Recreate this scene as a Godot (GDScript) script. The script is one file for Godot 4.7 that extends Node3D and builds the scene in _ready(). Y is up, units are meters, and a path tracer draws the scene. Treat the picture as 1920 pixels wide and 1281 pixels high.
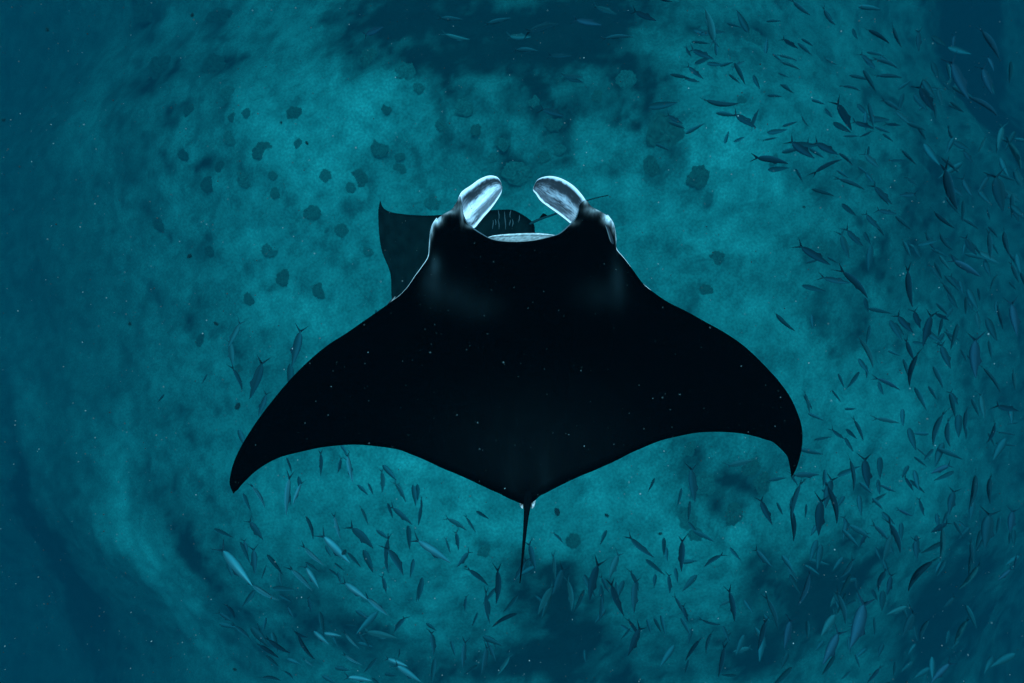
extends Node3D
# A giant ray seen from straight above, swimming over a deep sandy reef flat inside a school of fork-tailed fish.
# y is up, metres. The camera hangs at the origin and looks straight down; picture-up is -z.

const FOCAL := 960.0          # half the photograph's width: 90 degrees across
const RAY_DEPTH := 3.84       # the near ray swims this far below the camera
const SAND_DEPTH := 70.0
var rng := RandomNumberGenerator.new()
var swell := FastNoiseLite.new()
var fine := FastNoiseLite.new()
var names := {}
var mats := {}
var patches := []
var coral_meshes := []
var fish_meshes := []
var fish_todo := []
var coral_spots := [[414, 37, 24], [275, 24, 22], [305, 129, 23], [402, 126, 20], [429, 178, 15], [492, 284, 17], [416, 315, 12], [392, 345, 14], [463, 335, 18], [436, 221, 9], [463, 213, 10], [356, 211, 12], [433, 258, 13], [518, 362, 11],
	[553, 215, 16], [511, 330, 8], [871, 201, 18], [969, 325, 24], [1246, 252, 36], [1037, 231, 16], [694, 111, 18], [786, 164, 11], [761, 137, 18], [943, 268, 14], [750, 292, 10], [749, 317, 12], [712, 278, 17], [1046, 278, 14], [1019, 295, 11],
	[922, 292, 13], [828, 235, 13], [673, 335, 18], [811, 381, 13], [1224, 310, 20], [1173, 151, 18], [892, 243, 10], [1310, 332, 21], [1411, 74, 19], [1612, 312, 11], [1407, 878, 16], [1421, 906, 22], [1323, 908, 20], [1290, 975, 16],
	[1370, 965, 18], [1303, 1002, 14], [505, 470, 14], [535, 522, 16], [585, 400, 15], [640, 432, 12], [692, 470, 11], [655, 352, 10], [600, 545, 15], [470, 560, 13], [1345, 490, 16], [1325, 545, 12], [1540, 470, 15], [1270, 600, 15], [1290, 840, 15],
	[380, 640, 13], [450, 690, 11], [905, 1030, 14], [1075, 1015, 12], [560, 270, 9], [610, 330, 11], [1120, 180, 10], [1000, 190, 11], [725, 205, 10], [1450, 300, 11], [1390, 190, 10], [345, 290, 12], [300, 420, 13], [395, 470, 12]]



func _ready() -> void:
	rng.seed = 7
	setup_light()
	setup_noise()
	build_seabed()
	build_corals()
	build_far_ray()
	build_near_ray()
	build_remoras()
	build_school()
	build_specks()


# ---------------------------------------------------------------- camera, light, water

func setup_light() -> void:
	var cam := Camera3D.new()
	cam.name = "camera"
	cam.fov = rad_to_deg(2.0 * atan(640.5 / FOCAL))
	cam.near = 0.1
	cam.far = 1500.0
	cam.rotation_degrees = Vector3(-90, 0, 0)
	add_child(cam)
	cam.current = true

	# the water overhead: bright blue-green light from the surface, dark blue water all round
	var sm := ProceduralSkyMaterial.new()
	sm.sky_top_color = Color(0.52, 0.86, 1.0)
	sm.sky_horizon_color = Color(0.0, 0.22, 0.36)
	sm.sky_curve = 0.35
	sm.ground_horizon_color = Color(0.0, 0.16, 0.28)
	sm.ground_bottom_color = Color(0.0, 0.12, 0.22)
	sm.sun_angle_max = 1.0
	var sky := Sky.new()
	sky.sky_material = sm
	# an ordinary wide lens, focused on the near ray
	var lens := CameraAttributesPhysical.new()
	lens.frustum_focal_length = 12.0 / (640.5 / FOCAL)
	lens.frustum_near = 0.1
	lens.frustum_far = 1500.0
	lens.frustum_focus_distance = RAY_DEPTH
	lens.exposure_aperture = 2.0
	cam.attributes = lens
	var env := Environment.new()
	env.background_mode = Environment.BG_SKY
	env.sky = sky
	env.tonemap_mode = Environment.TONE_MAPPER_LINEAR
	env.tonemap_exposure = 2.25
	env.sdfgi_enabled = true
	env.ssao_enabled = true
	env.ssil_enabled = true
	env.volumetric_fog_enabled = true
	env.volumetric_fog_density = 0.0
	var we := WorldEnvironment.new()
	we.name = "water_light"
	we.environment = env
	add_child(we)

	# the sea itself: light fades with distance through it and a little comes back as blue
	var sea := FogMaterial.new()
	sea.resource_name = "sea_water"
	sea.density = 0.0067
	sea.albedo = Color(0.0, 0.105, 0.17).linear_to_srgb()
	var water := FogVolume.new()
	water.name = "water"
	water.shape = RenderingServer.FOG_VOLUME_SHAPE_BOX
	water.size = Vector3(800, 420, 700)
	water.position = Vector3(0, -202, 0)
	water.material = sea
	water.set_meta("kind", "structure")
	add_child(water)

	var sun := DirectionalLight3D.new()
	sun.name = "sun"
	sun.light_color = Color(0.70, 0.93, 1.0)
	sun.light_energy = 0.5
	sun.light_angular_distance = 14.0
	sun.shadow_enabled = true
	add_child(sun)
	sun.look_at_from_position(Vector3(0, 10, -5), Vector3.ZERO, Vector3.UP)


func setup_noise() -> void:
	swell.seed = 11
	swell.noise_type = FastNoiseLite.TYPE_SIMPLEX_SMOOTH
	swell.frequency = 0.035
	swell.fractal_type = FastNoiseLite.FRACTAL_FBM
	swell.fractal_octaves = 5
	fine.seed = 23
	fine.noise_type = FastNoiseLite.TYPE_SIMPLEX_SMOOTH
	fine.frequency = 0.22
	fine.fractal_type = FastNoiseLite.FRACTAL_FBM
	fine.fractal_octaves = 4


# ---------------------------------------------------------------- helpers

func numbered(called: String) -> String:
	names[called] = names.get(called, -1) + 1
	return called if names[called] == 0 else "%s_%03d" % [called, names[called]]


func tag(o: Node3D, label: String, category: String, group := "") -> void:
	o.set_meta("label", label)
	o.set_meta("category", category)
	if group:
		o.set_meta("group", group)


func thing(called: String, label: String, category: String, at: Vector3, group := "") -> Node3D:
	var o := Node3D.new()
	o.name = numbered(called)
	add_child(o, true)
	o.position = at
	tag(o, label, category, group)
	return o


func part(called: String, mesh: Mesh, m: Material, parent: Node) -> MeshInstance3D:
	var o := MeshInstance3D.new()
	o.name = called
	o.mesh = mesh
	o.material_override = m
	parent.add_child(o, true)
	return o


func mat(key: String, c: Color, rough := 0.8, spec := 0.2, painted := false) -> StandardMaterial3D:
	if mats.has(key):
		return mats[key]
	var m := StandardMaterial3D.new()
	m.resource_name = key
	m.albedo_color = c.linear_to_srgb()
	m.roughness = rough
	m.metallic_specular = spec
	m.vertex_color_use_as_albedo = painted
	m.vertex_color_is_srgb = painted
	mats[key] = m
	return m


# vertex colours are kept in eight bits: encode them so that dark tones keep fine steps
func encoded(c: Color) -> Color:
	return Color(pow(clampf(c.r, 0.0, 1.0), 1.0 / 2.2), pow(clampf(c.g, 0.0, 1.0), 1.0 / 2.2), pow(clampf(c.b, 0.0, 1.0), 1.0 / 2.2), 1.0)


# a grid of points (rows of equal length) as one smooth mesh; wrap closes each row into a ring
func grid_mesh(rows: Array, colors: Array, wrap: bool, flip := false) -> ArrayMesh:
	var st := SurfaceTool.new()
	st.begin(Mesh.PRIMITIVE_TRIANGLES)
	var n: int = rows[0].size()
	for i in rows.size():
		for j in n:
			if colors.size():
				st.set_color(encoded(colors[i][j]))
			st.set_uv(Vector2(float(i) / (rows.size() - 1), float(j) / n))
			st.add_vertex(rows[i][j])
	for i in rows.size() - 1:
		for j in (n if wrap else n - 1):
			var k := (j + 1) % n
			var a := i * n + j
			var b := i * n + k
			var c := (i + 1) * n + j
			var d := (i + 1) * n + k
			for v in ([a, b, c, b, d, c] if flip else [a, c, b, b, c, d]):
				st.add_index(v)
	st.generate_normals()
	return st.commit()


func curve_at(pts: Array, t: float) -> Vector2:
	var f := clampf(t, 0.0, 1.0) * (pts.size() - 1)
	var i := mini(int(f), pts.size() - 2)
	var p0: Vector2 = pts[maxi(i - 1, 0)]
	var p1: Vector2 = pts[i]
	var p2: Vector2 = pts[i + 1]
	var p3: Vector2 = pts[mini(i + 2, pts.size() - 1)]
	return p1.cubic_interpolate(p2, p0, p3, f - i)


func points(a: Array) -> Array:
	var out := []
	for q in a:
		out.append(Vector2(q[0], q[1]))
	return out


func tube(pts: Array, radii: Array, sides := 8) -> ArrayMesh:
	var rows := []
	for i in pts.size():
		var ahead: Vector3 = (pts[mini(i + 1, pts.size() - 1)] - pts[maxi(i - 1, 0)]).normalized()
		var side := ahead.cross(Vector3.UP if absf(ahead.y) < 0.9 else Vector3.RIGHT).normalized()
		var up := side.cross(ahead)
		var ring := []
		for j in sides:
			var a := TAU * j / sides
			ring.append(pts[i] + (side * cos(a) + up * sin(a)) * radii[i])
		rows.append(ring)
	return grid_mesh(rows, [], true, true)


# the direction through a point of the photograph, to the plane one metre below the camera
func aim(x: float, y: float) -> Vector3:
	return Vector3((x - 960.0) / FOCAL, -1.0, (y - 640.5) / FOCAL)


func ramp(a: float, b: float, x: float) -> float:
	return smoothstep(a, b, x)


# ---------------------------------------------------------------- seabed

func sand_depth(x: float, z: float) -> float:
	var d := SAND_DEPTH
	d += 54.0 * ramp(8.0, 165.0, -x + 0.10 * z) + 52.0 * ramp(25.0, 165.0, x - 0.12 * z)
	d += 9.0 * ramp(30.0, 60.0, z) + 10.0 * ramp(32.0, 60.0, -z)
	d += 2.6 * swell.get_noise_2d(x * 0.7, z * 0.7) + 0.55 * fine.get_noise_2d(x, z)
	return d


func sand_point(px: float, py: float) -> Vector3:
	var r := aim(px, py)
	var d := SAND_DEPTH
	for i in 24:
		d = lerpf(d, sand_depth(r.x * d, r.z * d), 0.5)
	return r * d


# weed beds, rubble and clean sand: place and reach in the photograph, how much darker or brighter
func patch(px: float, py: float, rx: float, ry: float, amount: float, turn := 0.0) -> void:
	var p := sand_point(px, py)
	patches.append([p.x, p.z, rx / FOCAL * -p.y, ry / FOCAL * -p.y, amount, deg_to_rad(turn), 2.5 * maxf(rx, ry) / FOCAL * -p.y])


func shade_at(x: float, z: float) -> float:
	var v := 0.0
	var wx := x + 8.0 * swell.get_noise_2d(x * 1.6 + 50, z * 1.6) + 1.6 * fine.get_noise_2d(x * 0.9, z * 0.9 + 20)
	var wz := z + 8.0 * swell.get_noise_2d(x * 1.6, z * 1.6 + 90) + 1.6 * fine.get_noise_2d(x * 0.9 + 80, z * 0.9)
	for q in patches:
		var dx: float = wx - q[0]
		var dz: float = wz - q[1]
		if absf(dx) > q[6] or absf(dz) > q[6]:
			continue
		var c := cos(q[5])
		var s := sin(q[5])
		var u: float = (dx * c + dz * s) / q[2]
		var w: float = (dz * c - dx * s) / q[3]
		var r := u * u + w * w
		if r < 6.0:
			v += 1.25 * q[4] * (exp(-r * r * 0.7) if q[4] < -0.5 else exp(-r))
	return v


func build_seabed() -> void:
	# bright sand
	patch(610, 150, 110, 120, 0.28, 35)
	patch(560, 320, 110, 90, 0.2)
	patch(690, 260, 80, 70, 0.15)
	patch(800, 235, 150, 50, 0.12)
	patch(1290, 140, 60, 140, 0.2, -20)
	patch(1370, 270, 110, 70, 0.2)
	patch(1400, 400, 90, 90, 0.2)
	patch(1180, 230, 90, 60, 0.15)
	patch(1100, 340, 120, 60, 0.14)
	patch(560, 620, 130, 90, 0.16)
	patch(520, 480, 120, 70, 0.1)
	patch(1490, 640, 90, 120, 0.15)
	patch(1600, 740, 70, 90, 0.14)
	patch(1680, 830, 60, 80, 0.2)
	patch(1560, 900, 70, 50, 0.15)
	patch(760, 930, 170, 90, 0.24)
	patch(1150, 960, 180, 80, 0.2)
	patch(1330, 1050, 70, 80, 0.18)
	patch(820, 1080, 130, 90, 0.12)
	patch(160, 230, 60, 160, 0.12)
	patch(240, 1010, 60, 190, 0.42, -24)
	patch(400, 1170, 70, 120, 0.15, -28)
	patch(60, 760, 50, 140, 0.18, -10)
	# weed, rubble and rock
	patch(1100, 30, 190, 95, -0.5)
	patch(860, 25, 190, 75, -0.44)
	patch(960, 130, 260, 80, -0.24)
	patch(690, 40, 80, 60, -0.36)
	patch(1120, 90, 130, 60, -0.3)
	patch(840, 110, 150, 50, -0.25)
	patch(1000, 170, 230, 60, -0.12)
	patch(1240, 190, 70, 70, -0.25)
	patch(1050, 1170, 95, 115, -0.54)
	patch(1040, 1270, 150, 60, -0.4)
	patch(880, 1260, 250, 60, -0.2)
	patch(1500, 1110, 110, 60, -0.4)
	patch(1420, 1220, 160, 80, -0.36)
	patch(1820, 120, 90, 170, -0.55, 10)
	patch(1740, 380, 130, 200, -0.2)
	patch(1560, 620, 60, 80, -0.3)
	patch(1500, 330, 70, 60, -0.2)
	patch(1640, 500, 60, 40, -0.3)
	patch(1460, 540, 90, 80, -0.18)
	patch(1620, 1050, 130, 70, -0.3)
	patch(1780, 1150, 150, 130, -0.45)
	patch(1430, 920, 110, 70, -0.22)
	patch(470, 760, 70, 120, -0.08)
	patch(370, 1040, 45, 150, -0.4, -24)
	patch(420, 1180, 50, 90, -0.22, -28)
	patch(130, 1080, 50, 170, -0.36, -22)
	patch(40, 930, 30, 150, -0.2, -14)
	patch(290, 150, 110, 120, -0.16)
	patch(420, 130, 60, 90, -0.12)
	patch(620, 1160, 120, 100, -0.3)
	patch(250, 330, 60, 100, -0.12)
	patch(850, 260, 160, 60, -0.1)

	for q in coral_spots: # weed and rubble round the coral heads
		patch(q[0], q[1], q[2] * 1.5, q[2] * 1.5, -0.24)

	var nx := 400
	var nz := 300
	var st := SurfaceTool.new()
	st.begin(Mesh.PRIMITIVE_TRIANGLES)
	for j in nz + 1:
		for i in nx + 1:
			# evenly spaced where the camera looks, wider towards the far edges
			var a := 2.0 * i / nx - 1.0
			var b := 2.0 * j / nz - 1.0
			var x := 110.0 * a + 240.0 * pow(a, 7.0)
			var z := 80.0 * b + 220.0 * pow(b, 7.0)
			var v := shade_at(x, z)
			var calm := 1.0 - 0.65 * ramp(38.0, 90.0, -x)
			v += calm * 0.22 * swell.get_noise_2d(x * 1.5 + 300, z * 1.5) + calm * 0.13 * swell.get_noise_2d(x * 3.0, z * 3.0 + 40) + 0.05 * fine.get_noise_2d(x * 1.6 + 70, z * 1.6)
			# weed tufts: small darker blots with a fairly clear edge
			var tuft := fine.get_noise_2d(x * 0.75 - 200, z * 0.75)
			v -= calm * 0.13 * ramp(0.16, 0.30, tuft)
			v -= calm * 0.11 * ramp(0.20, 0.32, fine.get_noise_2d(x * 1.7 + 500, z * 1.7 - 90))
			# darker, barer ground down the outer slopes
			v -= 0.29 * ramp(30.0, 95.0, -x + 0.05 * z) + 0.26 * ramp(50.0, 100.0, x - 0.1 * z) + 0.06 * ramp(20.0, 60.0, z)
			var sand := clampf(0.62 + v, 0.07, 1.25)
			var weed := clampf(-v * 1.2, 0.0, 1.0)
			var c := Color(0.02, 0.47, 0.445).lerp(Color(0.025, 0.42, 0.395), weed) * sand
			st.set_color(encoded(c))
			st.set_uv(Vector2(x, z) / 23.0)
			st.set_uv2(Vector2(x * 0.8 + z * 0.6, z * 0.8 - x * 0.6) / 61.0)
			st.add_vertex(Vector3(x, -sand_depth(x, z), z))
	for j in nz:
		for i in nx:
			var a := j * (nx + 1) + i
			for v in [a, a + 1, a + nx + 1, a + 1, a + nx + 2, a + nx + 1]:
				st.add_index(v)
	st.generate_normals()
	var m := StandardMaterial3D.new()
	m.resource_name = "sand_and_weed"
	m.vertex_color_use_as_albedo = true
	m.vertex_color_is_srgb = true
	m.roughness = 1.0
	m.metallic_specular = 0.1
	m.albedo_texture = speckle(3, 0.045, 5, 0.78, 1.0)
	m.detail_enabled = true
	m.detail_blend_mode = BaseMaterial3D.BLEND_MODE_MUL
	m.detail_uv_layer = BaseMaterial3D.DETAIL_UV_2
	m.detail_albedo = speckle(9, 0.012, 6, 0.84, 1.0)
	var o := part("seabed", st.commit(), m, self)
	o.set_meta("kind", "structure")


func speckle(s: int, f: float, octaves: int, low: float, high: float) -> NoiseTexture2D:
	var n := FastNoiseLite.new()
	n.seed = s
	n.noise_type = FastNoiseLite.TYPE_SIMPLEX_SMOOTH
	n.frequency = f
	n.fractal_octaves = octaves
	n.fractal_gain = 0.62
	var g := Gradient.new()
	g.offsets = PackedFloat32Array([0.2, 0.5, 0.8])
	g.colors = PackedColorArray([Color(low, low, low), Color((low + high) / 2, (low + high) / 2, (low + high) / 2), Color(high, high, high)])
	var t := NoiseTexture2D.new()
	t.width = 1024
	t.height = 1024
	t.seamless = true
	t.noise = n
	t.color_ramp = g
	return t


# ---------------------------------------------------------------- words for where something is

func row_of(y: float) -> String:
	var rows := [[105, "under the top edge"], [210, "far above the head"], [320, "just above fin height"], [430, "level with head fins"], [540, "level with the eyes"], [650, "level with the shoulders"], [760, "level with mid wing"],
		[870, "level with wing tips"], [960, "level with tail base"], [1060, "level with the tail"], [1150, "below the tail's end"], [9999, "by the bottom edge"]]
	for r in rows:
		if y < r[0]:
			return r[1]
	return ""


func column_of(x: float, y: float) -> String:
	var low := [[330, "at far left"], [470, "outside left wing tip"], [580, "beneath left wing tip"], [690, "beneath left wing"], [800, "beneath left inner wing"], [985, "left of tail"], [1110, "right of tail"], [1260, "beneath right inner wing"],
		[1400, "beneath right wing"], [1500, "beneath right wing tip"], [1600, "outside right wing tip"], [1700, "midway to right edge"], [1800, "near right edge"], [9999, "at right edge"]]
	var high := [[250, "at far left"], [420, "in left water"], [560, "over left wing tip"], [700, "over left wing"], [860, "left of head"], [985, "over left fin"], [1110, "over right fin"], [1260, "right of head"], [1400, "over right wing"],
		[1500, "over right wing tip"], [1600, "outside right wing tip"], [1700, "midway to right edge"], [1800, "near right edge"], [9999, "at right edge"]]
	for r in (low if y > 640 else high):
		if x < r[0]:
			return r[1]
	return ""


const ORDER := ["first", "second", "third", "fourth", "fifth", "sixth", "seventh", "eighth", "ninth", "tenth", "eleventh", "twelfth"]


# each item is [x, y, words, ...]: gives every one a phrase that no other has
func single_out(items: Array) -> Array:
	var cells := {}
	for q in items:
		var key: String = row_of(q[1]) + " " + column_of(q[0], q[1])
		if not cells.has(key):
			cells[key] = []
		cells[key].append(q)
	var out := []
	for key in cells:
		var list: Array = cells[key]
		list.sort_custom(func(a, b): return a[0] < b[0])
		for i in list.size():
			var where: String = "" if list.size() == 1 else (", leftmost" if i == 0 else ", rightmost" if i == list.size() - 1 else ", %s from left" % ORDER[mini(i, 11)])
			out.append([list[i], "%s%s, %s" % [list[i][2], where, key]])
	return out


# ---------------------------------------------------------------- coral heads on the sand

func coral_mesh(s: int) -> ArrayMesh:
	var n := FastNoiseLite.new()
	n.seed = s
	n.noise_type = FastNoiseLite.TYPE_SIMPLEX_SMOOTH
	n.frequency = 1.1
	n.fractal_octaves = 3
	var rows := []
	var cols := []
	for i in 13:
		var ring := []
		var cring := []
		var e := PI * 0.5 * i / 12.0
		for j in 36:
			var a := TAU * j / 36.0
			var dir := Vector3(cos(a) * cos(e), sin(e), sin(a) * cos(e))
			var edge := 1.0 + 0.2 * n.get_noise_2d(cos(a) * 1.3 + s, sin(a) * 1.3)
			var k := edge + 0.22 * n.get_noise_3dv(dir * 2.6) + 0.10 * n.get_noise_3dv(dir * 7.0)
			ring.append(Vector3(dir.x * k, dir.y * k * 0.42 - (0.3 if i == 0 else 0.0), dir.z * k))
			var t := clampf(0.8 + 0.9 * n.get_noise_3dv(dir * 6.0 + Vector3(9, 0, 0)), 0.3, 1.4)
			t = lerpf(1.05, t, clampf(i / 5.0, 0.0, 1.0))
			t /= 1.5
			cring.append(Color(t, t, t))
		rows.append(ring)
		cols.append(cring)
	return grid_mesh(rows, cols, true)


func build_corals() -> void:
	for s in 5:
		coral_meshes.append(coral_mesh(40 + s))
	var spots := coral_spots
	var items := []
	for q in spots:
		var kind: String = "broad dark coral head" if q[2] >= 19 else "small dark coral lump" if q[2] <= 11 else "round dark coral head"
		items.append([q[0], q[1], kind, q[2]])
	for pair in single_out(items):
		var q: Array = pair[0]
		var p := sand_point(q[0], q[1])
		var r: float = q[3] / FOCAL * -p.y * 1.05
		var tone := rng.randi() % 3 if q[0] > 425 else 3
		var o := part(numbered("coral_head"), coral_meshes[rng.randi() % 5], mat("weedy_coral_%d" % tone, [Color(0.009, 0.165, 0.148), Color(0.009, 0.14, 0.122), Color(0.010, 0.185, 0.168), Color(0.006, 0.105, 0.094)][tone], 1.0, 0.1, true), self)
		o.position = p + Vector3(0, 0.03 * r, 0)
		o.rotation.y = rng.randf() * TAU
		o.scale = Vector3(r * rng.randf_range(0.85, 1.1), r * rng.randf_range(0.26, 0.42), r * rng.randf_range(0.85, 1.1))
		tag(o, pair[1], "coral", "coral heads on the sand")


# ---------------------------------------------------------------- rays

# a ray's body from ribs [front x, front y, rear x, rear y], left wing tip to right wing tip, in the photograph's pixels at one depth;
# height gives half the thickness in metres
func ray_body(ribs: Array, height: Callable, length: Callable, depth: float, centre: Vector3, steps: int, paint: Callable, belly: Color) -> ArrayMesh:
	var front := []
	var rear := []
	for i in ribs.size():
		front.append(Vector2(ribs[i][0], ribs[i][1]))
		rear.append(Vector2(ribs[i][2], ribs[i][3]))
	var rows := []
	var cols := []
	var total := (ribs.size() - 1) * steps
	var across := 44 if steps > 5 else 26
	var metre := FOCAL / depth
	for k in total + 1:
		var f := float(k) / total
		var a := curve_at(front, f)
		var b := curve_at(rear, f)
		var chord := maxf(a.distance_to(b) / metre, 0.001)
		var ring := []
		var cring := []
		for j in across * 2:
			var top := j < across
			var t := (float(j) if top else float(across * 2 - j)) / across
			t = t * t * (0.6 + 0.4 * t) # finer towards the front
			var q := a.lerp(b, t)
			var high: float = height.call(q)
			var nose := clampf(t * chord / (high * 1.6), 0.0, 1.0)
			var tail := clampf((1.0 - t) * chord / length.call(q), 0.0, 1.0)
			var half := high * sqrt(1.0 - (1.0 - nose) * (1.0 - nose)) * pow(tail, 0.8) + 0.0035 * sqrt(nose * tail)
			var y := half if top else -half * 0.6
			ring.append(aim(q.x, q.y) * depth + Vector3(0, y, 0) - centre)
			cring.append(paint.call(q) if top or t > 0.93 or t < 0.015 else belly)
		rows.append(ring)
		cols.append(cring)
	return grid_mesh(rows, cols, true, true)


func glow_spot(q: Vector2, x: float, y: float, rx: float, ry: float) -> float:
	var u := (q.x - x) / rx
	var w := (q.y - y) / ry
	return exp(-(u * u + w * w))


# thickest along the back, thin at the wing tips and the necks of the head fins
func near_height(q: Vector2) -> float:
	var off := absf(q.x - 981.0)
	var h := 0.22 * exp(-pow(off / 210.0, 2.0)) + 0.06 * exp(-pow(off / 420.0, 2.0)) + 0.008
	return lerpf(lerpf(h, 0.055, smoothstep(25.0, 95.0, off)), h, smoothstep(400.0, 560.0, q.y))


# how far from the rear edge the back begins to thin out, in metres
func near_length(q: Vector2) -> float:
	return 1.15 * exp(-pow((q.x - 981.0) / 330.0, 2.0)) + 0.08


func far_length(_q: Vector2) -> float:
	return 1.1


func far_height(q: Vector2) -> float:
	var off := (q - Vector2(925, 540)).dot(Vector2(0.86, 0.51))
	return 0.015 + 0.26 * exp(-pow(off / 110.0, 2.0))


func near_paint(q: Vector2) -> Color:
	var n := fine.get_noise_2d(q.x * 0.55, q.y * 0.3)
	var m := fine.get_noise_2d(q.x * 0.12, q.y * 0.12)
	var c := Color(0.0001, 0.0003, 0.0004) * (1.0 + 0.6 * m)
	# worn grey shoulder marks and the greyer skin towards the tail
	var grey := 0.030 * glow_spot(q, 820, 503, 9, 16) + 0.012 * glow_spot(q, 817, 530, 20, 34) + 0.007 * glow_spot(q, 850, 556, 38, 24) + 0.006 * glow_spot(q, 900, 580, 40, 22) + 0.014 * glow_spot(q, 1150, 530, 12, 36) + 0.006 * glow_spot(q, 1120, 556, 44, 26)
	grey += 0.0045 * glow_spot(q, 1000, 840, 190, 110) + 0.005 * glow_spot(q, 1020, 890, 14, 50) + 0.004 * glow_spot(q, 960, 885, 14, 45)
	grey *= 1.0 + 0.35 * fine.get_noise_2d(q.x * 0.12 + 9, q.y * 0.10)
	c += Color(0.30, 0.52, 0.60) * grey
	# white patches on the eye bulges and the necks of the head fins
	var white := 1.1 * glow_spot(q, 818, 412, 9, 9) + 0.4 * glow_spot(q, 810, 430, 4, 14) + 0.25 * glow_spot(q, 807, 452, 3, 18) + 0.3 * glow_spot(q, 835, 400, 14, 4)
	white += 1.1 * glow_spot(q, 1141, 411, 9, 9) + 0.4 * glow_spot(q, 1149, 424, 4, 12) + 0.35 * glow_spot(q, 1153, 448, 2.5, 16) + 0.3 * glow_spot(q, 1120, 395, 12, 4)
	white += 0.25 * glow_spot(q, 861, 372, 5, 8) + 0.25 * glow_spot(q, 1097, 378, 5, 8) + 0.10 * glow_spot(q, 852, 394, 14, 9) + 0.10 * glow_spot(q, 1110, 396, 14, 9) + 0.16 * glow_spot(q, 868, 400, 3, 16) + 0.12 * glow_spot(q, 882, 425, 8, 5) + 0.1 * glow_spot(q, 1070, 420, 10, 5)
	white = minf(white * clampf(0.85 + 0.9 * n, 0.2, 1.3), 0.85)
	c += Color(0.86, 0.95, 1.0) * white
	c.a = 1.0
	return c


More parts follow.
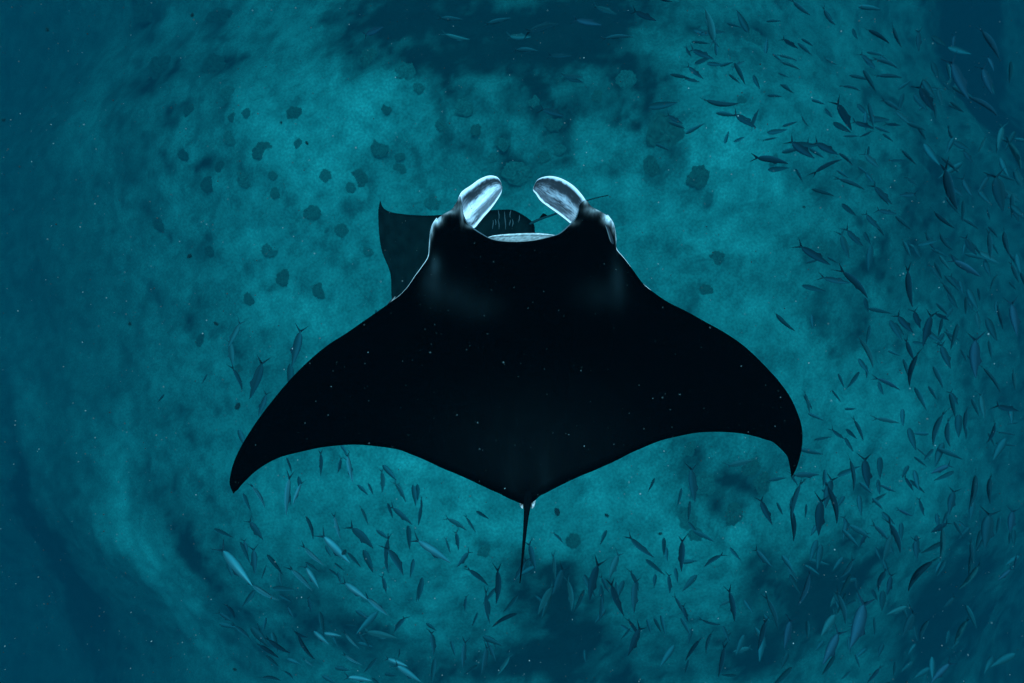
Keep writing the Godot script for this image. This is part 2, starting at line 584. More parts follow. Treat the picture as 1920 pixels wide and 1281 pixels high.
func build_near_ray() -> void:
	var right := [[1006, 451, 1000, 941], [1036, 444, 1008, 934], [1051, 438, 1014, 929], [1066, 425, 1021, 926], [1079, 411, 1034, 919], [1085, 396, 1042, 915], [1087, 384, 1046, 913], [1098, 376, 1052, 910], [1109, 388, 1060, 906], [1124, 396, 1070, 901],
		[1140, 406, 1079, 897], [1148, 417, 1090, 892], [1152, 430, 1100, 888], [1153, 447, 1113, 883], [1154, 466, 1126, 877], [1167, 482, 1140, 871], [1181, 500, 1161, 861], [1204, 531, 1180, 851], [1223, 547, 1198, 843],
		[1251, 566, 1237, 827], [1287, 584, 1269, 819], [1323, 604, 1305, 812], [1359, 624, 1341, 810], [1395, 649, 1381, 812], [1431, 683, 1405, 816], [1460, 715, 1424, 821], [1481, 744, 1437, 825], [1496, 777, 1449, 829], [1503, 802, 1460, 838],
		[1504, 828, 1470, 848], [1501, 852, 1477, 858], [1493, 879, 1481, 876], [1484, 896, 1484, 895]]
	var left := [[438, 927, 438, 926], [432, 913, 441, 922], [431, 897, 446, 918], [439, 866, 456, 906], [454, 834, 479, 884], [479, 794, 505, 867], [508, 755, 530, 856], [544, 712, 562, 848], [580, 676, 598, 840], [615, 647, 630, 836], [651, 624, 666, 834],
		[687, 599, 705, 837], [716, 579, 745, 843], [735, 565, 770, 852], [751, 553, 788, 859], [766, 537, 810, 869], [779, 518, 831, 879], [793, 499, 858, 890], [804, 481, 885, 902], [806, 460, 897, 908], [807, 438, 908, 913],
		[810, 424, 918, 918], [817, 414, 925, 921], [830, 403, 932, 924], [847, 393, 939, 927], [856, 380, 944, 930], [863, 368, 948, 932], [865, 384, 952, 934], [868, 402, 956, 936], [876, 419, 961, 938], [888, 430, 966, 940], [900, 438, 970, 942], [923, 450, 976, 944], [950, 454, 982, 945]]
	var mid := [[978, 454, 989, 945]]
	var ribs := left + mid + right
	var base := aim(985, 680) * RAY_DEPTH
	var t := thing("manta_ray", "huge black ray seen from above with white curled head fins, filling the centre", "manta ray", base)
	var skin := mat("ray_skin", Color.WHITE, 0.62, 0.03, true)
	part("body", ray_body(ribs, near_height, near_length, RAY_DEPTH, base, 8, near_paint, Color(0.62, 0.66, 0.68)), skin, t)

	# white rims where the pale belly shows round the front edges
	for edge in [[[819, 409], [812, 420], [808, 434], [806, 458], [804, 481], [793, 499], [779, 518], [766, 537], [751, 553], [736, 564]], [[1139, 403], [1148, 416], [1152, 430], [1154, 448], [1155, 467], [1167, 482], [1181, 500], [1193, 518], [1204, 531], [1221, 545]]]:
		var pts := []
		var radii := []
		var c := points(edge)
		for i in 25:
			var q := curve_at(c, i / 24.0)
			pts.append(aim(q.x, q.y) * RAY_DEPTH - base)
			radii.append(0.0055 * sin(PI * clampf(0.12 + i / 24.0 * 0.86, 0, 1)) + 0.001)
		part("pale_edge", tube(pts, radii, 6), mat("pale_belly", Color(0.7, 0.75, 0.78), 0.7, 0.2), t)

	# greyer lip along the corners of the mouth
	for edge in [[[866, 386], [868, 402], [876, 419], [888, 430], [902, 439], [923, 450], [950, 454]], [[1087, 386], [1085, 396], [1079, 411], [1066, 425], [1051, 438], [1036, 444], [1006, 451]]]:
		var pts := []
		var radii := []
		var c := points(edge)
		for i in 25:
			var q := curve_at(c, i / 24.0)
			pts.append(aim(q.x, q.y) * RAY_DEPTH - base + Vector3(0, 0.004, 0))
			radii.append(0.007 * sin(PI * clampf(0.1 + i / 24.0 * 0.88, 0, 1)) + 0.001)
		part("mouth_edge", tube(pts, radii, 6), mat("grey_lip", Color(0.07, 0.10, 0.12), 0.8, 0.1), t)

	# curled head fins: spoon-shaped, white inside with grey streaks
	var fins := [
		[[[851, 386], [857, 377], [865, 360], [883, 347], [900, 335], [917, 329], [931, 331], [938, 339], [941, 350]], [[881, 428], [890, 428], [899, 418], [907, 408], [921, 392], [933, 375], [939, 364], [941, 357], [941, 350]], 5],
		[[[1109, 392], [1103, 383], [1093, 367], [1079, 351], [1064, 340], [1046, 332], [1027, 330], [1009, 336], [1000, 351]], [[1078, 424], [1071, 421], [1060, 412], [1044, 400], [1027, 388], [1013, 377], [1005, 365], [1000, 358], [1000, 351]], 6]]
	for f in fins:
		part("head_fin", fin_mesh(points(f[0]), points(f[1]), base, f[2]), mat("fin_skin", Color.WHITE, 0.7, 0.2, true), t)

	# the white lower lip that shows through the open mouth
	var rows := []
	var cols := []
	var upper := points([[906, 446], [923, 439.5], [943, 437], [965, 435.5], [1003, 434.5], [1030, 436.5], [1050, 440], [1060, 443]])
	var lower := points([[908, 452], [923, 458], [945, 462], [970, 464], [1004, 462], [1034, 456], [1052, 449], [1060, 445]])
	for i in 61:
		var ring := []
		var cring := []
		var a := curve_at(upper, i / 60.0)
		var b := curve_at(lower, i / 60.0)
		for j in 28:
			var top := j < 14
			var v := (float(j) if top else float(28 - j)) / 14.0
			var q := a.lerp(b, v)
			ring.append(aim(q.x, q.y) * RAY_DEPTH - base + Vector3(0, -0.05 - 0.10 * v + (0.012 * sqrt(maxf(0.0, 1.0 - pow(v * 2.0 - 1.0, 2.0))) if top else -0.02 * sin(PI * v)), 0))
			var g := 0.55 + 0.5 * fine.get_noise_2d(q.x * 0.7, q.y * 2.2)
			if v > 0.09 and v < 0.2 and a.distance_to(b) > 10:
				g *= 0.28 + 0.5 * absf(fine.get_noise_2d(q.x * 2.0, 4.0))
			g = clampf(g, 0.06, 0.9)
			cring.append(Color(g * 0.9, g * 0.97, g))
		rows.append(ring)
		cols.append(cring)
	part("lower_lip", grid_mesh(rows, cols, true, true), mat("fin_skin", Color.WHITE, 0.7, 0.2, true), t)

	# eyes on the sides of the head
	for e in [[808, 446], [1152, 442]]:
		var s := SphereMesh.new()
		s.radius = 0.018
		s.height = 0.036
		part("eye", s, mat("eye_dark", Color(0.01, 0.012, 0.014), 0.15, 0.5), t).position = aim(e[0], e[1]) * RAY_DEPTH - base + Vector3(0, -0.02, 0)

	# the whip of a tail, the small back fin and the pelvic fins at its root
	var line := points([[989, 918], [989, 935], [988.5, 950], [986.5, 972], [984.5, 995], [981.5, 1030], [978.5, 1065], [975, 1099]])
	var thick := [11.0, 8.5, 6.4, 4.6, 3.6, 2.7, 2.0, 0.9]
	var pts2 := []
	var radii2 := []
	for i in 43:
		var q := curve_at(line, i / 42.0)
		pts2.append(aim(q.x, q.y) * RAY_DEPTH - base + Vector3(0, 0.002 - 0.05 * pow(i / 42.0, 2.0), 0))
		var g := i / 42.0 * 7.0
		radii2.append(lerpf(thick[mini(int(g), 6)], thick[mini(int(g), 6) + 1], g - mini(int(g), 6)) / FOCAL * RAY_DEPTH)
	part("tail", tube(pts2, radii2, 10), mat("tail_skin", Color(0.0008, 0.0022, 0.003), 0.6, 0.05), t)
	var bf := [[990, 896], [989.6, 910], [989, 928], [989, 938]]
	var high := [0.0, 0.035, 0.055, 0.0]
	var rows3 := []
	for i in 13:
		var q := curve_at(points(bf), i / 12.0)
		var hh := sin(PI * pow(i / 12.0, 1.5)) * 0.05
		var p := aim(q.x, q.y) * RAY_DEPTH - base
		rows3.append([p + Vector3(0.007, 0.02, 0), p + Vector3(0.0, 0.03 + hh, 0), p + Vector3(-0.007, 0.02, 0)])
	part("back_fin", grid_mesh(rows3, [], true, true), mat("tail_skin", Color(0.0008, 0.0022, 0.003), 0.6, 0.05), t)
	for s in [-1, 1]:
		var rows4 := []
		var cols4 := []
		for i in 13:
			var u := i / 12.0
			var ring := []
			var cring := []
			for j in 8:
				var a := TAU * j / 8.0
				var w := 7.0 * sqrt(maxf(0.0, 1.0 - pow(u * 2.0 - 1.0, 2.0))) + 0.2
				var q := Vector2(989 + s * (13.0 - 4.0 * u), 928 + 28.0 * u)
				ring.append(aim(q.x + s * cos(a) * w * 0.62, q.y) * RAY_DEPTH - base + Vector3(0, -0.02 + 0.006 * sin(a) * w / 7.0, 0))
				var g := clampf(0.35 + 0.8 * fine.get_noise_2d(q.x * 3 + j * 9.0, q.y * 0.5), 0.02, 0.8) if j < 3 or j > 6 else 0.02
				cring.append(Color(g, g, g))
			rows4.append(ring)
			cols4.append(cring)
		part("pelvic_fin", grid_mesh(rows4, cols4, true, true), mat("fin_skin", Color.WHITE, 0.7, 0.2, true), t)


func fin_mesh(upper: Array, lower: Array, base: Vector3, s: int) -> ArrayMesh:
	var rows := []
	var cols := []
	var across := 34
	for i in 91:
		var u := i / 90.0
		var a := curve_at(upper, u)
		var b := curve_at(lower, u)
		var ring := []
		var cring := []
		for j in across * 2:
			var top := j < across
			var v := (float(j) if top else float(across * 2 - j)) / across
			var rim := minf(v, 1.0 - v)
			var q := a.lerp(b, v)
			# hollow like a spoon, with a rounded lip all round
			var hollow := -0.060 * sin(PI * v) * (0.35 + 0.65 * sin(PI * minf(u + 0.15, 1.0)))
			var lip := 0.004 * exp(-pow((rim - 0.03) / 0.035, 2.0))
			var y := hollow + (0.006 + lip if top else -0.012) * sqrt(clampf(rim * 14.0, 0.0, 1.0))
			ring.append(aim(q.x, q.y) * RAY_DEPTH - base + Vector3(0, y - 0.005, 0))
			var streak := fine.get_noise_2d(v * 80.0 + s * 40.0 - u * 22.0, u * 14.0 + v * 10.0)
			var cloud := fine.get_noise_2d(v * 9.0 + s * 20.0, u * 9.0 + 60.0)
			var ragged := 0.05 * fine.get_noise_2d(u * 60.0, s * 9.0)
			var core := smoothstep(0.28, 0.42, v) * (1.0 - smoothstep(0.52, 0.68, v)) * (1.0 - smoothstep(0.45, 0.85, u))
			var g := (0.30 + 0.5 * core if s == 5 else 0.15 + 0.16 * core) + 0.40 * streak + 0.30 * cloud
			# dark smoky band under the outer lip, thinner streaks by the inner one
			var band := smoothstep(0.09 + ragged, 0.15 + ragged, v) * (1.0 - smoothstep(0.27 + 0.22 * streak, 0.40 + 0.3 * streak, v)) * smoothstep(0.10, 0.3, u)
			band = maxf(band, smoothstep(0.80, 0.9, u) * smoothstep(0.08, 0.16, rim) * 0.75)
			g = lerpf(g, 0.006 + 0.10 * maxf(0.0, streak + 0.3 * cloud), clampf(band, 0.0, 1.0) * (0.93 if s == 5 else 0.97))
			var second := smoothstep(0.58, 0.72, v) * (1.0 - smoothstep(0.84, 0.93, v)) * smoothstep(0.15, 0.4, u)
			g = lerpf(g, 0.07 + 0.16 * absf(streak), second * 0.8)
			if s == 6:
				g *= lerpf(0.7, 0.9, v)
			var edge := 1.0 - smoothstep(0.065, 0.115 + ragged * 0.8, rim)
			edge = maxf(edge, smoothstep(0.945, 0.965, u))
			g = lerpf(g, 0.88 if s == 5 else 0.78, edge)
			g = clampf(g, 0.03, 0.88)
			if not top:
				g = 0.012
			elif u < 0.16 and v < 0.5:
				g *= smoothstep(0.02, 0.16, u + 0.1 * v)
			cring.append(Color(g * (0.72 + 0.28 * g), g * (0.80 + 0.2 * g), g))
		rows.append(ring)
		cols.append(cring)
	return grid_mesh(rows, cols, true, true)


func far_paint(q: Vector2) -> Color:
	var g := 0.0065 * (1.0 + 0.7 * fine.get_noise_2d(q.x * 0.2, q.y * 0.2))
	return Color(g * 0.2, g, g * 1.1)


func build_far_ray() -> void:
	var depth := 8.4
	var half := [[713, 375, 713, 376], [710, 388, 717, 387], [709, 402, 724, 394], [711, 442, 739, 399], [717, 474, 769, 403], [732, 514, 808, 404], [735, 564, 850, 401], [748, 610, 900, 396], [772, 642, 947, 393], [812, 660, 968, 396], [850, 664, 998, 416]]
	var ribs := []
	# the other wing hangs down and is seen nearly edge-on
	for r in half + [[884, 684, 1003, 434], [920, 700, 1005, 456], [960, 708, 1009, 485], [1000, 708, 1020, 520], [1040, 698, 1038, 560], [1070, 680, 1062, 605], [1090, 655, 1090, 654]]:
		ribs.append(r)
	var base := aim(880, 540) * depth
	var t := thing("manta_ray", "second ray swimming deeper, its raised wing tip and back showing behind the head", "manta ray", base)
	part("body", ray_body(ribs, far_height, far_length, depth, base, 5, far_paint, Color(0.5, 0.55, 0.56)), mat("ray_skin", Color.WHITE, 0.62, 0.03, true), t)
	var c := points([[972, 440], [985, 430], [996, 419], [1015, 410], [1039, 402], [1070, 389], [1104, 375], [1141, 366]])
	var pts := []
	var radii := []
	for i in 33:
		var q := curve_at(c, i / 32.0)
		pts.append(aim(q.x, q.y) * depth - base)
		radii.append(lerpf(0.036, 0.009, pow(i / 32.0, 0.6)))
	part("tail", tube(pts, radii, 8), mat("far_tail_skin", Color(0.003, 0.025, 0.03), 0.7, 0.05), t)
	var p := aim(1019, 408) * depth - base
	part("back_fin", grid_mesh([[p + Vector3(-0.06, 0, 0.02), p + Vector3(-0.05, 0.02, 0.0), p + Vector3(-0.06, 0, -0.01)], [p + Vector3(0.0, 0, 0.01), p + Vector3(-0.01, 0.05, -0.06), p + Vector3(0.0, 0, -0.03)], [p + Vector3(0.06, 0, -0.02), p + Vector3(0.02, 0.05, -0.05), p + Vector3(0.06, 0, -0.04)]], [], true), mat("tail_skin", Color(0.0008, 0.0022, 0.003), 0.6, 0.05), t)
	for q in [[924, 413, 16], [929, 411, 11], [935, 394, 17], [935, 411, 19], [947, 397, 33], [957, 394, 14], [956, 412, 11], [961, 411, 14], [973, 403, 14]]:
		var wiggle := []
		var rr := []
		for i in 9:
			var u := i / 8.0
			wiggle.append(aim(q[0] + 0.9 * sin(u * 4.0 + q[0]) + (3.0 * (0.5 - u) if q[0] > 970 else 0.0), q[1] + q[2] * u) * (depth - 0.45) - base)
			rr.append(0.007 * sin(PI * (0.12 + 0.76 * u)))
		part("pale_scar", tube(wiggle, rr, 6), mat("scar", Color(0.035, 0.065, 0.075), 0.8, 0.2), t)


func build_remoras() -> void:
	for q in [["slender pale-edged sucker fish riding beside the near ray's right eye bulge", [[1160, 514], [1156, 494], [1151, 470], [1146, 448], [1140, 430], [1136, 422]], 0.09],
			["small white-flanked sucker fish peeping out at the near ray's left front edge", [[724, 580], [727, 575], [730, 570], [733, 566], [737, 561], [741, 556]], -0.03]]:
		var c := points(q[1])
		var base: Vector3 = aim(c[2].x, c[2].y) * (RAY_DEPTH - q[2])
		var t := thing("remora", q[0], "fish", base)
		var rows := []
		var cols := []
		var size := 1.0 if q[2] > 0 else 0.75
		for i in 25:
			var u := i / 24.0
			var p := curve_at(c, u)
			var ahead := (curve_at(c, minf(u + 0.04, 1.0)) - curve_at(c, maxf(u - 0.04, 0.0))).normalized()
			var side := Vector3(-ahead.y, 0, ahead.x)
			var w := size * 0.013 * sqrt(maxf(0.0, sin(PI * pow(clampf(u, 0.0, 1.0), 0.75)))) + 0.0015
			var ring := []
			var cring := []
			for j in 10:
				var a := TAU * j / 10.0
				ring.append(aim(p.x, p.y) * (RAY_DEPTH - q[2]) - base + side * cos(a) * w + Vector3(0, sin(a) * w * 0.8, 0))
				var pale := 0.38 * clampf(-cos(a) - 0.45, 0.0, 1.0) if q[2] > 0 else 0.45 * clampf(cos(a) + 0.2, 0.0, 1.0)
				cring.append(Color(0.012 + pale * 0.9, 0.016 + pale, 0.02 + pale))
			rows.append(ring)
			cols.append(cring)
		part("body", grid_mesh(rows, cols, true, true), mat("fin_skin", Color.WHITE, 0.7, 0.2, true), t)
		var tip := curve_at(c, 0.0)
		var tail: Vector3 = aim(tip.x, tip.y) * (RAY_DEPTH - q[2]) - base
		part("tail_fin", tube([tail + Vector3(0.002, 0, -0.006), tail + Vector3(0.004, 0, 0.01), tail + Vector3(0.007, 0, 0.022)], [0.002, 0.006, 0.002], 6), mat("tail_skin", Color(0.0008, 0.0022, 0.003), 0.6, 0.05), t)


# ---------------------------------------------------------------- the school

# one fish of length 1 lying along x, nose at x = 1, back towards +y; bend swings the tail to one side
func fish_parts(bend: float) -> Dictionary:
	var spine := func(x: float) -> Vector3: return Vector3(x, 0, bend * pow(1.0 - x, 2.0))
	var rows := []
	var cols := []
	for i in 15:
		var u := i / 14.0
		var x := 0.15 + 0.85 * u
		var h := 0.098 * pow(sin(PI * pow(u, 0.72) * 0.97 + 0.03), 0.85) * (1.0 - 0.15 * u) + 0.013 * (1.0 - u)
		if i == 14:
			h = 0.008
		var ring := []
		var cring := []
		for j in 12:
			var a := TAU * j / 12.0
			ring.append(spine.call(x) + Vector3(0, sin(a) * h - 0.01 * sin(PI * u), cos(a) * h * 0.6))
			var up := sin(a)
			var g := 0.36 if up > 0.35 else 0.66 if up > -0.35 else 1.0
			cring.append(Color(g, g, g))
		rows.append(ring)
		cols.append(cring)
	var out := {"body": grid_mesh(rows, cols, true, true)}
	var fork := []
	var root: Vector3 = spine.call(0.17)
	for k in 2:
		var s := 1.0 if k == 0 else -1.0
		var a: Vector3 = spine.call(0.09)
		var b: Vector3 = spine.call(-0.07)
		fork.append([root + Vector3(0, 0.012 * s, 0), a + Vector3(0, 0.07 * s, 0), b + Vector3(0, 0.19 * s, 0), spine.call(0.03) + Vector3(0, 0.085 * s, 0), spine.call(0.105) + Vector3(0, 0.0, 0)])
	var st := SurfaceTool.new()
	st.begin(Mesh.PRIMITIVE_TRIANGLES)
	for p in fork:
		for side in [-1, 1]:
			var th := Vector3(0, 0, 0.010 * side)
			for tri in [[0, 1, 4], [1, 3, 4], [1, 2, 3]]:
				for v in (tri if side > 0 else [tri[0], tri[2], tri[1]]):
					st.add_vertex(p[v] + (th if v != 2 else Vector3.ZERO))
	st.generate_normals()
	out["tail_fin"] = st.commit()
	for f in [["back_fin", 0.42, 0.72, 0.085, 0.045, 1.0], ["belly_fin", 0.32, 0.52, 0.07, 0.035, -1.0]]:
		var sf := SurfaceTool.new()
		sf.begin(Mesh.PRIMITIVE_TRIANGLES)
		var a: Vector3 = spine.call(f[1]) + Vector3(0, (f[3] - 0.03) * f[5], 0)
		var b: Vector3 = spine.call(f[2]) + Vector3(0, (f[3] - 0.012) * f[5], 0)
		var c: Vector3 = spine.call(lerpf(f[1], f[2], 0.66)) + Vector3(0, (f[3] + f[4]) * f[5], 0)
		for side in [-1, 1]:
			var th := Vector3(0, 0, 0.005 * side)
			for v in ([a + th, c, b + th] if side > 0 else [a + th, b + th, c]):
				sf.add_vertex(v)
		sf.generate_normals()
		out[f[0]] = sf.commit()
	return out


func school(tone: String, list: Array) -> void:
	for q in list:
		var d := Vector2(q[2] - q[0], q[3] - q[1])
		var shown := "bluish" if tone == "silvery" and (q[0] > 1000 or q[1] < 300) else tone
		var way := ""
		if absf(d.x) > absf(d.y) * 2.2:
			way = "right" if d.x > 0 else "left"
		elif absf(d.y) > absf(d.x) * 2.2:
			way = "down" if d.y > 0 else "up"
		else:
			way = ("down" if d.y > 0 else "up") + ("-right" if d.x > 0 else "-left")
		fish_todo.append([(q[0] + q[2]) * 0.5, (q[1] + q[3]) * 0.5, "%s fish heading %s" % [shown, way], q, shown])


func add_fish() -> void:
	for b in [0.03, 0.16, -0.14, 0.30, -0.32]:
		fish_meshes.append(fish_parts(b))
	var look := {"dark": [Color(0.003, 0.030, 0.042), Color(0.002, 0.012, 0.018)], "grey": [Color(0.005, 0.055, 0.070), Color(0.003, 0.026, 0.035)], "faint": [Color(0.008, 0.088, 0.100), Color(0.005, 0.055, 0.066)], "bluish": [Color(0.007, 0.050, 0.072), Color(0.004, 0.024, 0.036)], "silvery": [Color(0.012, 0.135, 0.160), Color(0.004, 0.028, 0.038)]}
	var first := {}
	for pair in single_out(fish_todo):
		var q: Array = pair[0][3]
		var tone: String = pair[0][4]
		var a := Vector2(q[0], q[1])
		var b := Vector2(q[2], q[3])
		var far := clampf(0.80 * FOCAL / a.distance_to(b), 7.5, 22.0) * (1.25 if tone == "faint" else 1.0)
		var lean := rng.randf_range(-0.22, 0.22) * 0.8 * far * a.distance_to(b) / FOCAL
		var tail := aim(a.x, a.y) * far
		var head := aim(b.x, b.y) * (far + lean)
		var ahead := head - tail
		var roll := rng.randf_range(0.5, 1.25) * (1.0 if rng.randf() < 0.5 else -1.0)
		if tone == "silvery" or tone == "bluish":
			roll = rng.randf_range(0.9, 1.4) * signf(roll)
		var x := ahead.normalized()
		var side := x.cross(Vector3.UP).normalized()
		var up := side.cross(x).rotated(x, roll)
		var pick := rng.randi() % 5
		var key := "%s %d" % [tone, pick]
		var o: Node3D
		if first.has(key):
			o = first[key].duplicate()
			o.name = numbered("school_fish")
			add_child(o, true)
		else:
			o = Node3D.new()
			o.name = numbered("school_fish")
			add_child(o, true)
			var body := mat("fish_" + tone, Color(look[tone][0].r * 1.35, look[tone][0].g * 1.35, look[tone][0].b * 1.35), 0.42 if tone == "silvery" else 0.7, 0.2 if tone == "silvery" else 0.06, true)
			if tone == "silvery":
				body.metallic = 0.15
			for called in fish_meshes[pick]:
				part(called, fish_meshes[pick][called], body if called == "body" else mat("fish_fins_" + tone, look[tone][1], 0.8, 0.05), o)
			first[key] = o
		var size := ahead.length()
		var slim := rng.randf_range(0.72, 0.9) if tone == "silvery" else rng.randf_range(0.82, 1.15)
		o.transform = Transform3D(Basis(x, up, x.cross(up)) * Basis.from_scale(Vector3(size, size * slim, size * slim)), tail)
		tag(o, pair[1], "fish", "fork-tailed fish schooling round the ray")


# beyond the three hundred nearest, the rest of the school: small, deep and faint
func add_deep_fish() -> void:
	var p := fish_parts(0.06)
	var st := SurfaceTool.new()
	st.begin(Mesh.PRIMITIVE_TRIANGLES)
	for called in p:
		st.append_from(p[called], 0, Transform3D.IDENTITY)
	var mm := MultiMesh.new()
	mm.transform_format = MultiMesh.TRANSFORM_3D
	mm.use_colors = true
	mm.mesh = st.commit()
	mm.instance_count = 420
	for i in mm.instance_count:
		var near: Array = fish_todo[rng.randi() % fish_todo.size()]
		while (near[0] < 1100 and rng.randf() < 0.35) or (near[1] < 160 and near[0] < 1300):
			near = fish_todo[rng.randi() % fish_todo.size()]
		var q: Array = near[3]
		var d := Vector2(q[2] - q[0], q[3] - q[1]).normalized().rotated(rng.randfn(0.0, 0.35))
		var x := Vector3(d.x, rng.randf_range(-0.25, 0.25), d.y).normalized()
		var up := x.cross(Vector3.UP).normalized().cross(x).rotated(x, rng.randf_range(0.7, 1.4) * (1.0 if rng.randf() < 0.5 else -1.0))
		var far := rng.randf_range(15.0, 30.0)
		var size := rng.randf_range(0.75, 1.05)
		mm.set_instance_transform(i, Transform3D(Basis(x, up, x.cross(up)) * size, aim(near[0] + rng.randfn(0.0, 55.0), near[1] + rng.randfn(0.0, 50.0)) * far))
		var g := rng.randf_range(0.55, 1.0)
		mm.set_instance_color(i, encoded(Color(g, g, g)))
	var o := MultiMeshInstance3D.new()
	o.name = "fish_school"
	o.multimesh = mm
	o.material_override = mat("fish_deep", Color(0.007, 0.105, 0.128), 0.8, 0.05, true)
	o.set_meta("label", "rest of the fish school, small and faint in deeper water")
	o.set_meta("category", "fish")
	o.set_meta("kind", "stuff")
	add_child(o)


func build_school() -> void:
	school("dark", [
		[1629, 45, 1668, 82], [1466, 69, 1496, 91], [1723, 156, 1753, 210], [1574, 186, 1597, 245], [1597, 227, 1639, 240], [1658, 232, 1689, 235], [1634, 250, 1611, 257], [1478, 262, 1527, 297],
		[1416, 287, 1478, 307], [1525, 265, 1572, 290], [1523, 312, 1579, 299], [1755, 312, 1795, 393], [1741, 399, 1790, 428], [1496, 459, 1557, 497], [1590, 497, 1627, 559], [1691, 500, 1711, 576],
		[1679, 588, 1713, 625], [1713, 579, 1726, 616], [1748, 584, 1731, 650], [1750, 583, 1780, 601], [1691, 636, 1715, 677], [1698, 657, 1706, 725], [1864, 759, 1911, 771], [1881, 796, 1850, 831],
		[1575, 906, 1569, 982], [1621, 856, 1629, 916], [1495, 948, 1488, 1015], [1538, 933, 1535, 1004], [1424, 935, 1448, 984], [1696, 893, 1713, 921], [1626, 999, 1612, 1025], [1684, 977, 1688, 1037],
		[1726, 1032, 1703, 1109], [1780, 980, 1746, 999], [1646, 1059, 1647, 1109], [1676, 1079, 1663, 1116], [1438, 1160, 1421, 1220], [1377, 1109, 1377, 1166], [1361, 1207, 1347, 1270], [1310, 1190, 1285, 1240],
		[1280, 1136, 1290, 1166], [944, 1066, 930, 1133], [1111, 1056, 1106, 1126], [1138, 1093, 1170, 1155], [1274, 1004, 1278, 1072], [1180, 1155, 1200, 1197], [1207, 1170, 1177, 1230], [969, 1131, 922, 1177],
		[751, 1217, 747, 1234], [433, 1126, 440, 1160], [482, 1205, 523, 1234], [493, 1203, 544, 1225], [542, 1198, 591, 1237], [544, 1193, 577, 1195], [1184, 20, 1231, 39], [1221, 2, 1261, 3],
	])
	school("grey", [
		[1478, 3, 1520, 29], [1533, 25, 1567, 47], [1666, 49, 1691, 89], [1723, 55, 1723, 97], [1293, 91, 1339, 111], [1282, 87, 1297, 107], [1287, 122, 1319, 148], [1612, 99, 1642, 126],
		[1649, 99, 1684, 129], [1646, 133, 1691, 146], [1582, 151, 1614, 171], [1314, 210, 1387, 193], [1376, 208, 1418, 240], [1401, 242, 1423, 205], [1654, 185, 1689, 208], [1429, 263, 1458, 258],
		[1575, 279, 1599, 310], [1688, 277, 1718, 309], [1572, 326, 1622, 356], [1636, 342, 1673, 384], [1767, 287, 1797, 324], [1805, 280, 1824, 305], [1783, 346, 1807, 369], [1800, 332, 1824, 369],
		[1869, 320, 1881, 396], [1856, 327, 1834, 362], [1720, 364, 1686, 366], [1642, 393, 1681, 401], [1621, 399, 1649, 430], [1807, 404, 1834, 430], [1856, 419, 1871, 446], [1897, 379, 1911, 416],
		[1585, 433, 1619, 462], [1543, 522, 1595, 531], [1728, 438, 1755, 470], [1746, 442, 1787, 469], [1805, 448, 1832, 479], [1780, 516, 1803, 542], [1773, 526, 1788, 563], [1856, 430, 1857, 485],
		[1871, 430, 1894, 480], [1896, 490, 1911, 531], [1443, 589, 1491, 621], [1763, 641, 1783, 692], [1871, 571, 1881, 618], [1856, 680, 1876, 737], [1805, 762, 1810, 813], [1780, 732, 1797, 759],
		[1607, 781, 1619, 828], [1559, 809, 1585, 824], [1748, 766, 1750, 836], [1758, 786, 1782, 838], [1874, 808, 1904, 816], [1483, 891, 1537, 890], [1485, 896, 1485, 973], [1555, 893, 1548, 953],
		[1611, 858, 1600, 921], [1580, 965, 1594, 995], [1642, 908, 1681, 923], [1723, 932, 1733, 968], [1642, 982, 1666, 1014], [1716, 1005, 1720, 1049], [1788, 911, 1780, 965], [1845, 885, 1817, 955],
		[1847, 888, 1857, 945], [1857, 952, 1847, 1029], [1822, 1012, 1824, 1059], [1349, 1029, 1320, 1064], [1406, 1027, 1448, 1064], [1612, 1056, 1575, 1083], [1604, 1083, 1607, 1106], [1587, 1113, 1585, 1170],
		[1454, 1119, 1458, 1180], [1322, 1177, 1324, 1227], [1314, 1173, 1352, 1171], [1297, 871, 1303, 942], [1720, 1146, 1693, 1193], [1726, 1150, 1726, 1203], [1793, 1119, 1770, 1140], [731, 947, 773, 984],
		[794, 930, 789, 965], [658, 980, 700, 1029], [855, 995, 860, 1032], [885, 1032, 856, 1064], [712, 1009, 727, 1066], [736, 1012, 756, 1079], [878, 1057, 915, 1098], [989, 1046, 962, 1093],
		[991, 1015, 1004, 1069], [1063, 1061, 1036, 1116], [1123, 1079, 1143, 1113], [1190, 1062, 1197, 1109], [1189, 1086, 1189, 1150], [1174, 1009, 1227, 1046], [1257, 1072, 1256, 1113], [1268, 1116, 1281, 1150],
		[1137, 1119, 1123, 1166], [898, 1111, 919, 1170], [870, 1113, 872, 1146], [719, 1079, 724, 1113], [757, 1146, 739, 1187], [816, 1173, 813, 1230], [870, 1200, 868, 1254], [919, 1207, 903, 1264],
		[915, 1200, 929, 1240], [586, 958, 587, 1012], [463, 975, 493, 1012], [458, 1009, 463, 1046], [475, 1025, 477, 1076], [500, 1059, 490, 1086], [409, 1150, 436, 1166], [443, 1163, 470, 1200],
		[537, 1250, 550, 1274], [493, 1257, 527, 1277], [574, 1116, 584, 1146], [537, 1136, 550, 1160], [565, 611, 547, 687], [447, 683, 454, 733], [495, 672, 468, 748], [501, 735, 484, 780],
		[605, 845, 601, 892], [644, 856, 633, 888], [540, 852, 547, 888], [821, 32, 868, 37], [908, 44, 959, 34], [979, 52, 1049, 44], [1132, 60, 1187, 70], [962, 87, 1009, 96],
		[1026, 106, 1073, 104], [1012, 201, 1059, 218], [1249, 215, 1280, 232],
	])
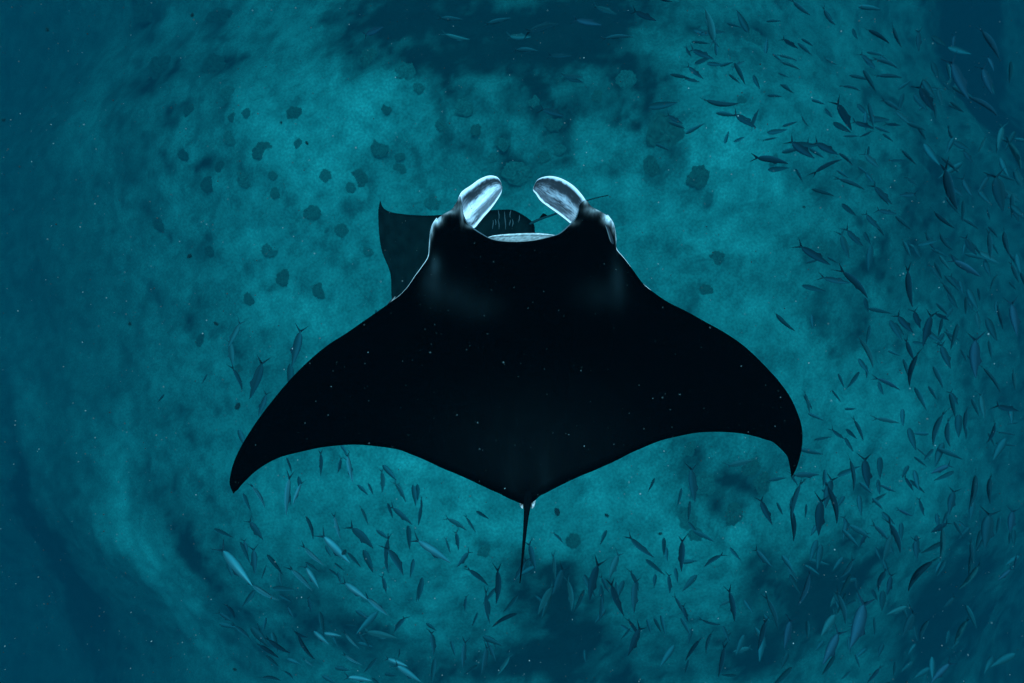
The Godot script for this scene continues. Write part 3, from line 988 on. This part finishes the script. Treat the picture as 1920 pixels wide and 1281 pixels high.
	school("faint", [
		[1282, 144, 1312, 154], [1699, 329, 1720, 349], [1861, 509, 1857, 546], [1542, 111, 1570, 122], [1569, 1109, 1557, 1140], [833, 1009, 845, 1039], [1495, 220, 1518, 238], [1710, 452, 1725, 479],
		[745, 906, 759, 935], [1758, 163, 1767, 198], [517, 1069, 530, 1099], [1830, 581, 1837, 618], [1901, 692, 1904, 732], [1051, 146, 1093, 144], [1347, 1136, 1377, 1123], [1038, 992, 1056, 1019],
		[1367, 129, 1397, 114], [1787, 144, 1768, 173], [1515, 732, 1518, 776], [1748, 495, 1763, 527], [949, 69, 996, 69], [1411, 1213, 1374, 1223], [1850, 255, 1834, 287], [723, 881, 716, 924],
		[1720, 836, 1743, 863], [1473, 1061, 1495, 1089], [680, 945, 690, 985], [1773, 611, 1788, 648], [831, 76, 882, 74], [1629, 945, 1663, 925], [1310, 57, 1361, 60], [1458, 97, 1495, 114],
		[1901, 315, 1918, 352], [872, 965, 892, 999], [432, 636, 436, 687], [1038, 1036, 1041, 1089], [1881, 232, 1871, 279], [1770, 240, 1795, 272], [1703, 1136, 1663, 1153], [744, 901, 761, 942],
		[1678, 205, 1708, 233], [1837, 470, 1874, 494], [1463, 109, 1501, 131], [1753, 477, 1783, 507], [1113, 10, 1157, 27], [1641, 781, 1688, 794], [1877, 354, 1914, 379], [1616, 285, 1649, 314],
		[1837, 734, 1847, 786], [1579, 433, 1592, 485], [1361, 874, 1414, 863], [1076, 1086, 1071, 1146], [1911, 255, 1914, 319], [838, 965, 875, 995], [959, 1227, 932, 1267], [1160, 1036, 1142, 1086],
		[450, 604, 427, 651], [1629, 625, 1637, 690], [1807, 1153, 1790, 1210], [1570, 1146, 1540, 1193], [680, 1183, 744, 1197], [1676, 995, 1656, 1052], [1780, 985, 1763, 1052], [1033, 1093, 1009, 1153],
		[1347, 79, 1322, 17], [1850, 1062, 1797, 1106],
	])
	school("silvery", [
		[1780, 114, 1817, 186], [1840, 122, 1861, 176], [1830, 164, 1871, 218], [1850, 44, 1874, 111], [1790, 64, 1787, 91], [1857, 101, 1864, 134], [1783, 484, 1839, 519], [1824, 628, 1830, 709],
		[1899, 561, 1908, 631], [1649, 703, 1688, 732], [1678, 955, 1711, 968], [1537, 1079, 1495, 1136], [1636, 1133, 1594, 1215], [1579, 1183, 1543, 1247], [1485, 1153, 1471, 1217], [1901, 1066, 1871, 1089],
		[1908, 1039, 1901, 1069], [1654, 1250, 1626, 1281], [1780, 1237, 1746, 1281], [1901, 955, 1894, 999], [1783, 871, 1746, 888], [650, 858, 662, 905], [778, 1009, 845, 1056], [640, 1089, 690, 1126],
		[684, 1116, 729, 1155], [640, 1187, 674, 1217], [640, 1230, 679, 1247], [721, 1234, 764, 1250], [737, 1244, 789, 1279], [650, 1267, 697, 1277], [482, 901, 497, 953], [537, 888, 537, 967],
		[562, 901, 549, 948], [406, 1022, 473, 1099], [461, 1099, 523, 1126], [547, 1056, 586, 1109], [570, 1059, 597, 1103], [599, 999, 656, 1057], [626, 962, 638, 1012], [560, 1025, 609, 1061],
		[584, 1180, 617, 1210], [567, 1237, 589, 1250], [601, 1187, 640, 1193], [651, 848, 660, 902], [1073, 34, 1128, 47], [680, 67, 719, 50],
	])
	add_fish()
	add_deep_fish()


# ---------------------------------------------------------------- drifting matter

func build_specks() -> void:
	var lump := SphereMesh.new()
	lump.radius = 1.0
	lump.height = 2.0
	lump.radial_segments = 8
	lump.rings = 5
	var mm := MultiMesh.new()
	mm.transform_format = MultiMesh.TRANSFORM_3D
	mm.use_colors = true
	mm.mesh = lump
	mm.instance_count = 5500
	for i in mm.instance_count:
		var far := 1.6 + 8.0 * pow(rng.randf(), 2.0)
		var p := Vector3(rng.randf_range(-1.15, 1.15), -1.0, rng.randf_range(-0.8, 0.8)) * far
		var r := far / 512.0 * (0.25 + 0.7 * pow(rng.randf(), 4.0)) * rng.randf_range(0.7, 1.0)
		var g := 0.03 + 0.28 * pow(rng.randf(), 3.0)
		mm.set_instance_color(i, encoded(Color(g * 0.8, g, g)))
		mm.set_instance_transform(i, Transform3D(Basis.from_euler(Vector3(rng.randf(), rng.randf(), rng.randf()) * TAU).scaled(Vector3.ONE * r) * Basis.from_scale(Vector3(1, rng.randf_range(0.5, 1.0), rng.randf_range(0.5, 1.0))), p))
	var snow := MultiMeshInstance3D.new()
	snow.name = "marine_snow"
	snow.multimesh = mm
	snow.material_override = mat("snow", Color.WHITE, 0.9, 0.1, true)
	snow.set_meta("label", "pale marine snow drifting through the water")
	snow.set_meta("category", "marine snow")
	snow.set_meta("kind", "stuff")
	add_child(snow)

	var blob := coral_mesh(77)
	var items := []
	for q in [[575, 268, 4], [355, 480, 5], [445, 762, 7], [405, 607, 5], [243, 607, 4], [645, 1036, 6], [1045, 960, 8], [1138, 967, 5], [1238, 1001, 4], [360, 28, 4], [88, 55, 4], [1508, 388, 3], [873, 1063, 3], [6, 225, 4], [440, 1256, 4], [527, 230, 3]]:
		items.append([q[0], q[1], "tiny dark speck adrift", q[2]])
	for pair in single_out(items):
		var q: Array = pair[0]
		var far := rng.randf_range(1.2, 1.8)
		var o := part(numbered("drifting_speck"), blob, mat("dark_speck", Color(0.002, 0.02, 0.025), 0.9, 0.1), self)
		o.position = aim(q[0], q[1]) * far
		var r: float = q[3] / FOCAL * far * 0.8
		o.scale = Vector3(r * 1.2, r, r * 0.8)
		o.rotation.y = rng.randf() * TAU
		tag(o, pair[1], "speck", "dark specks adrift in the water")
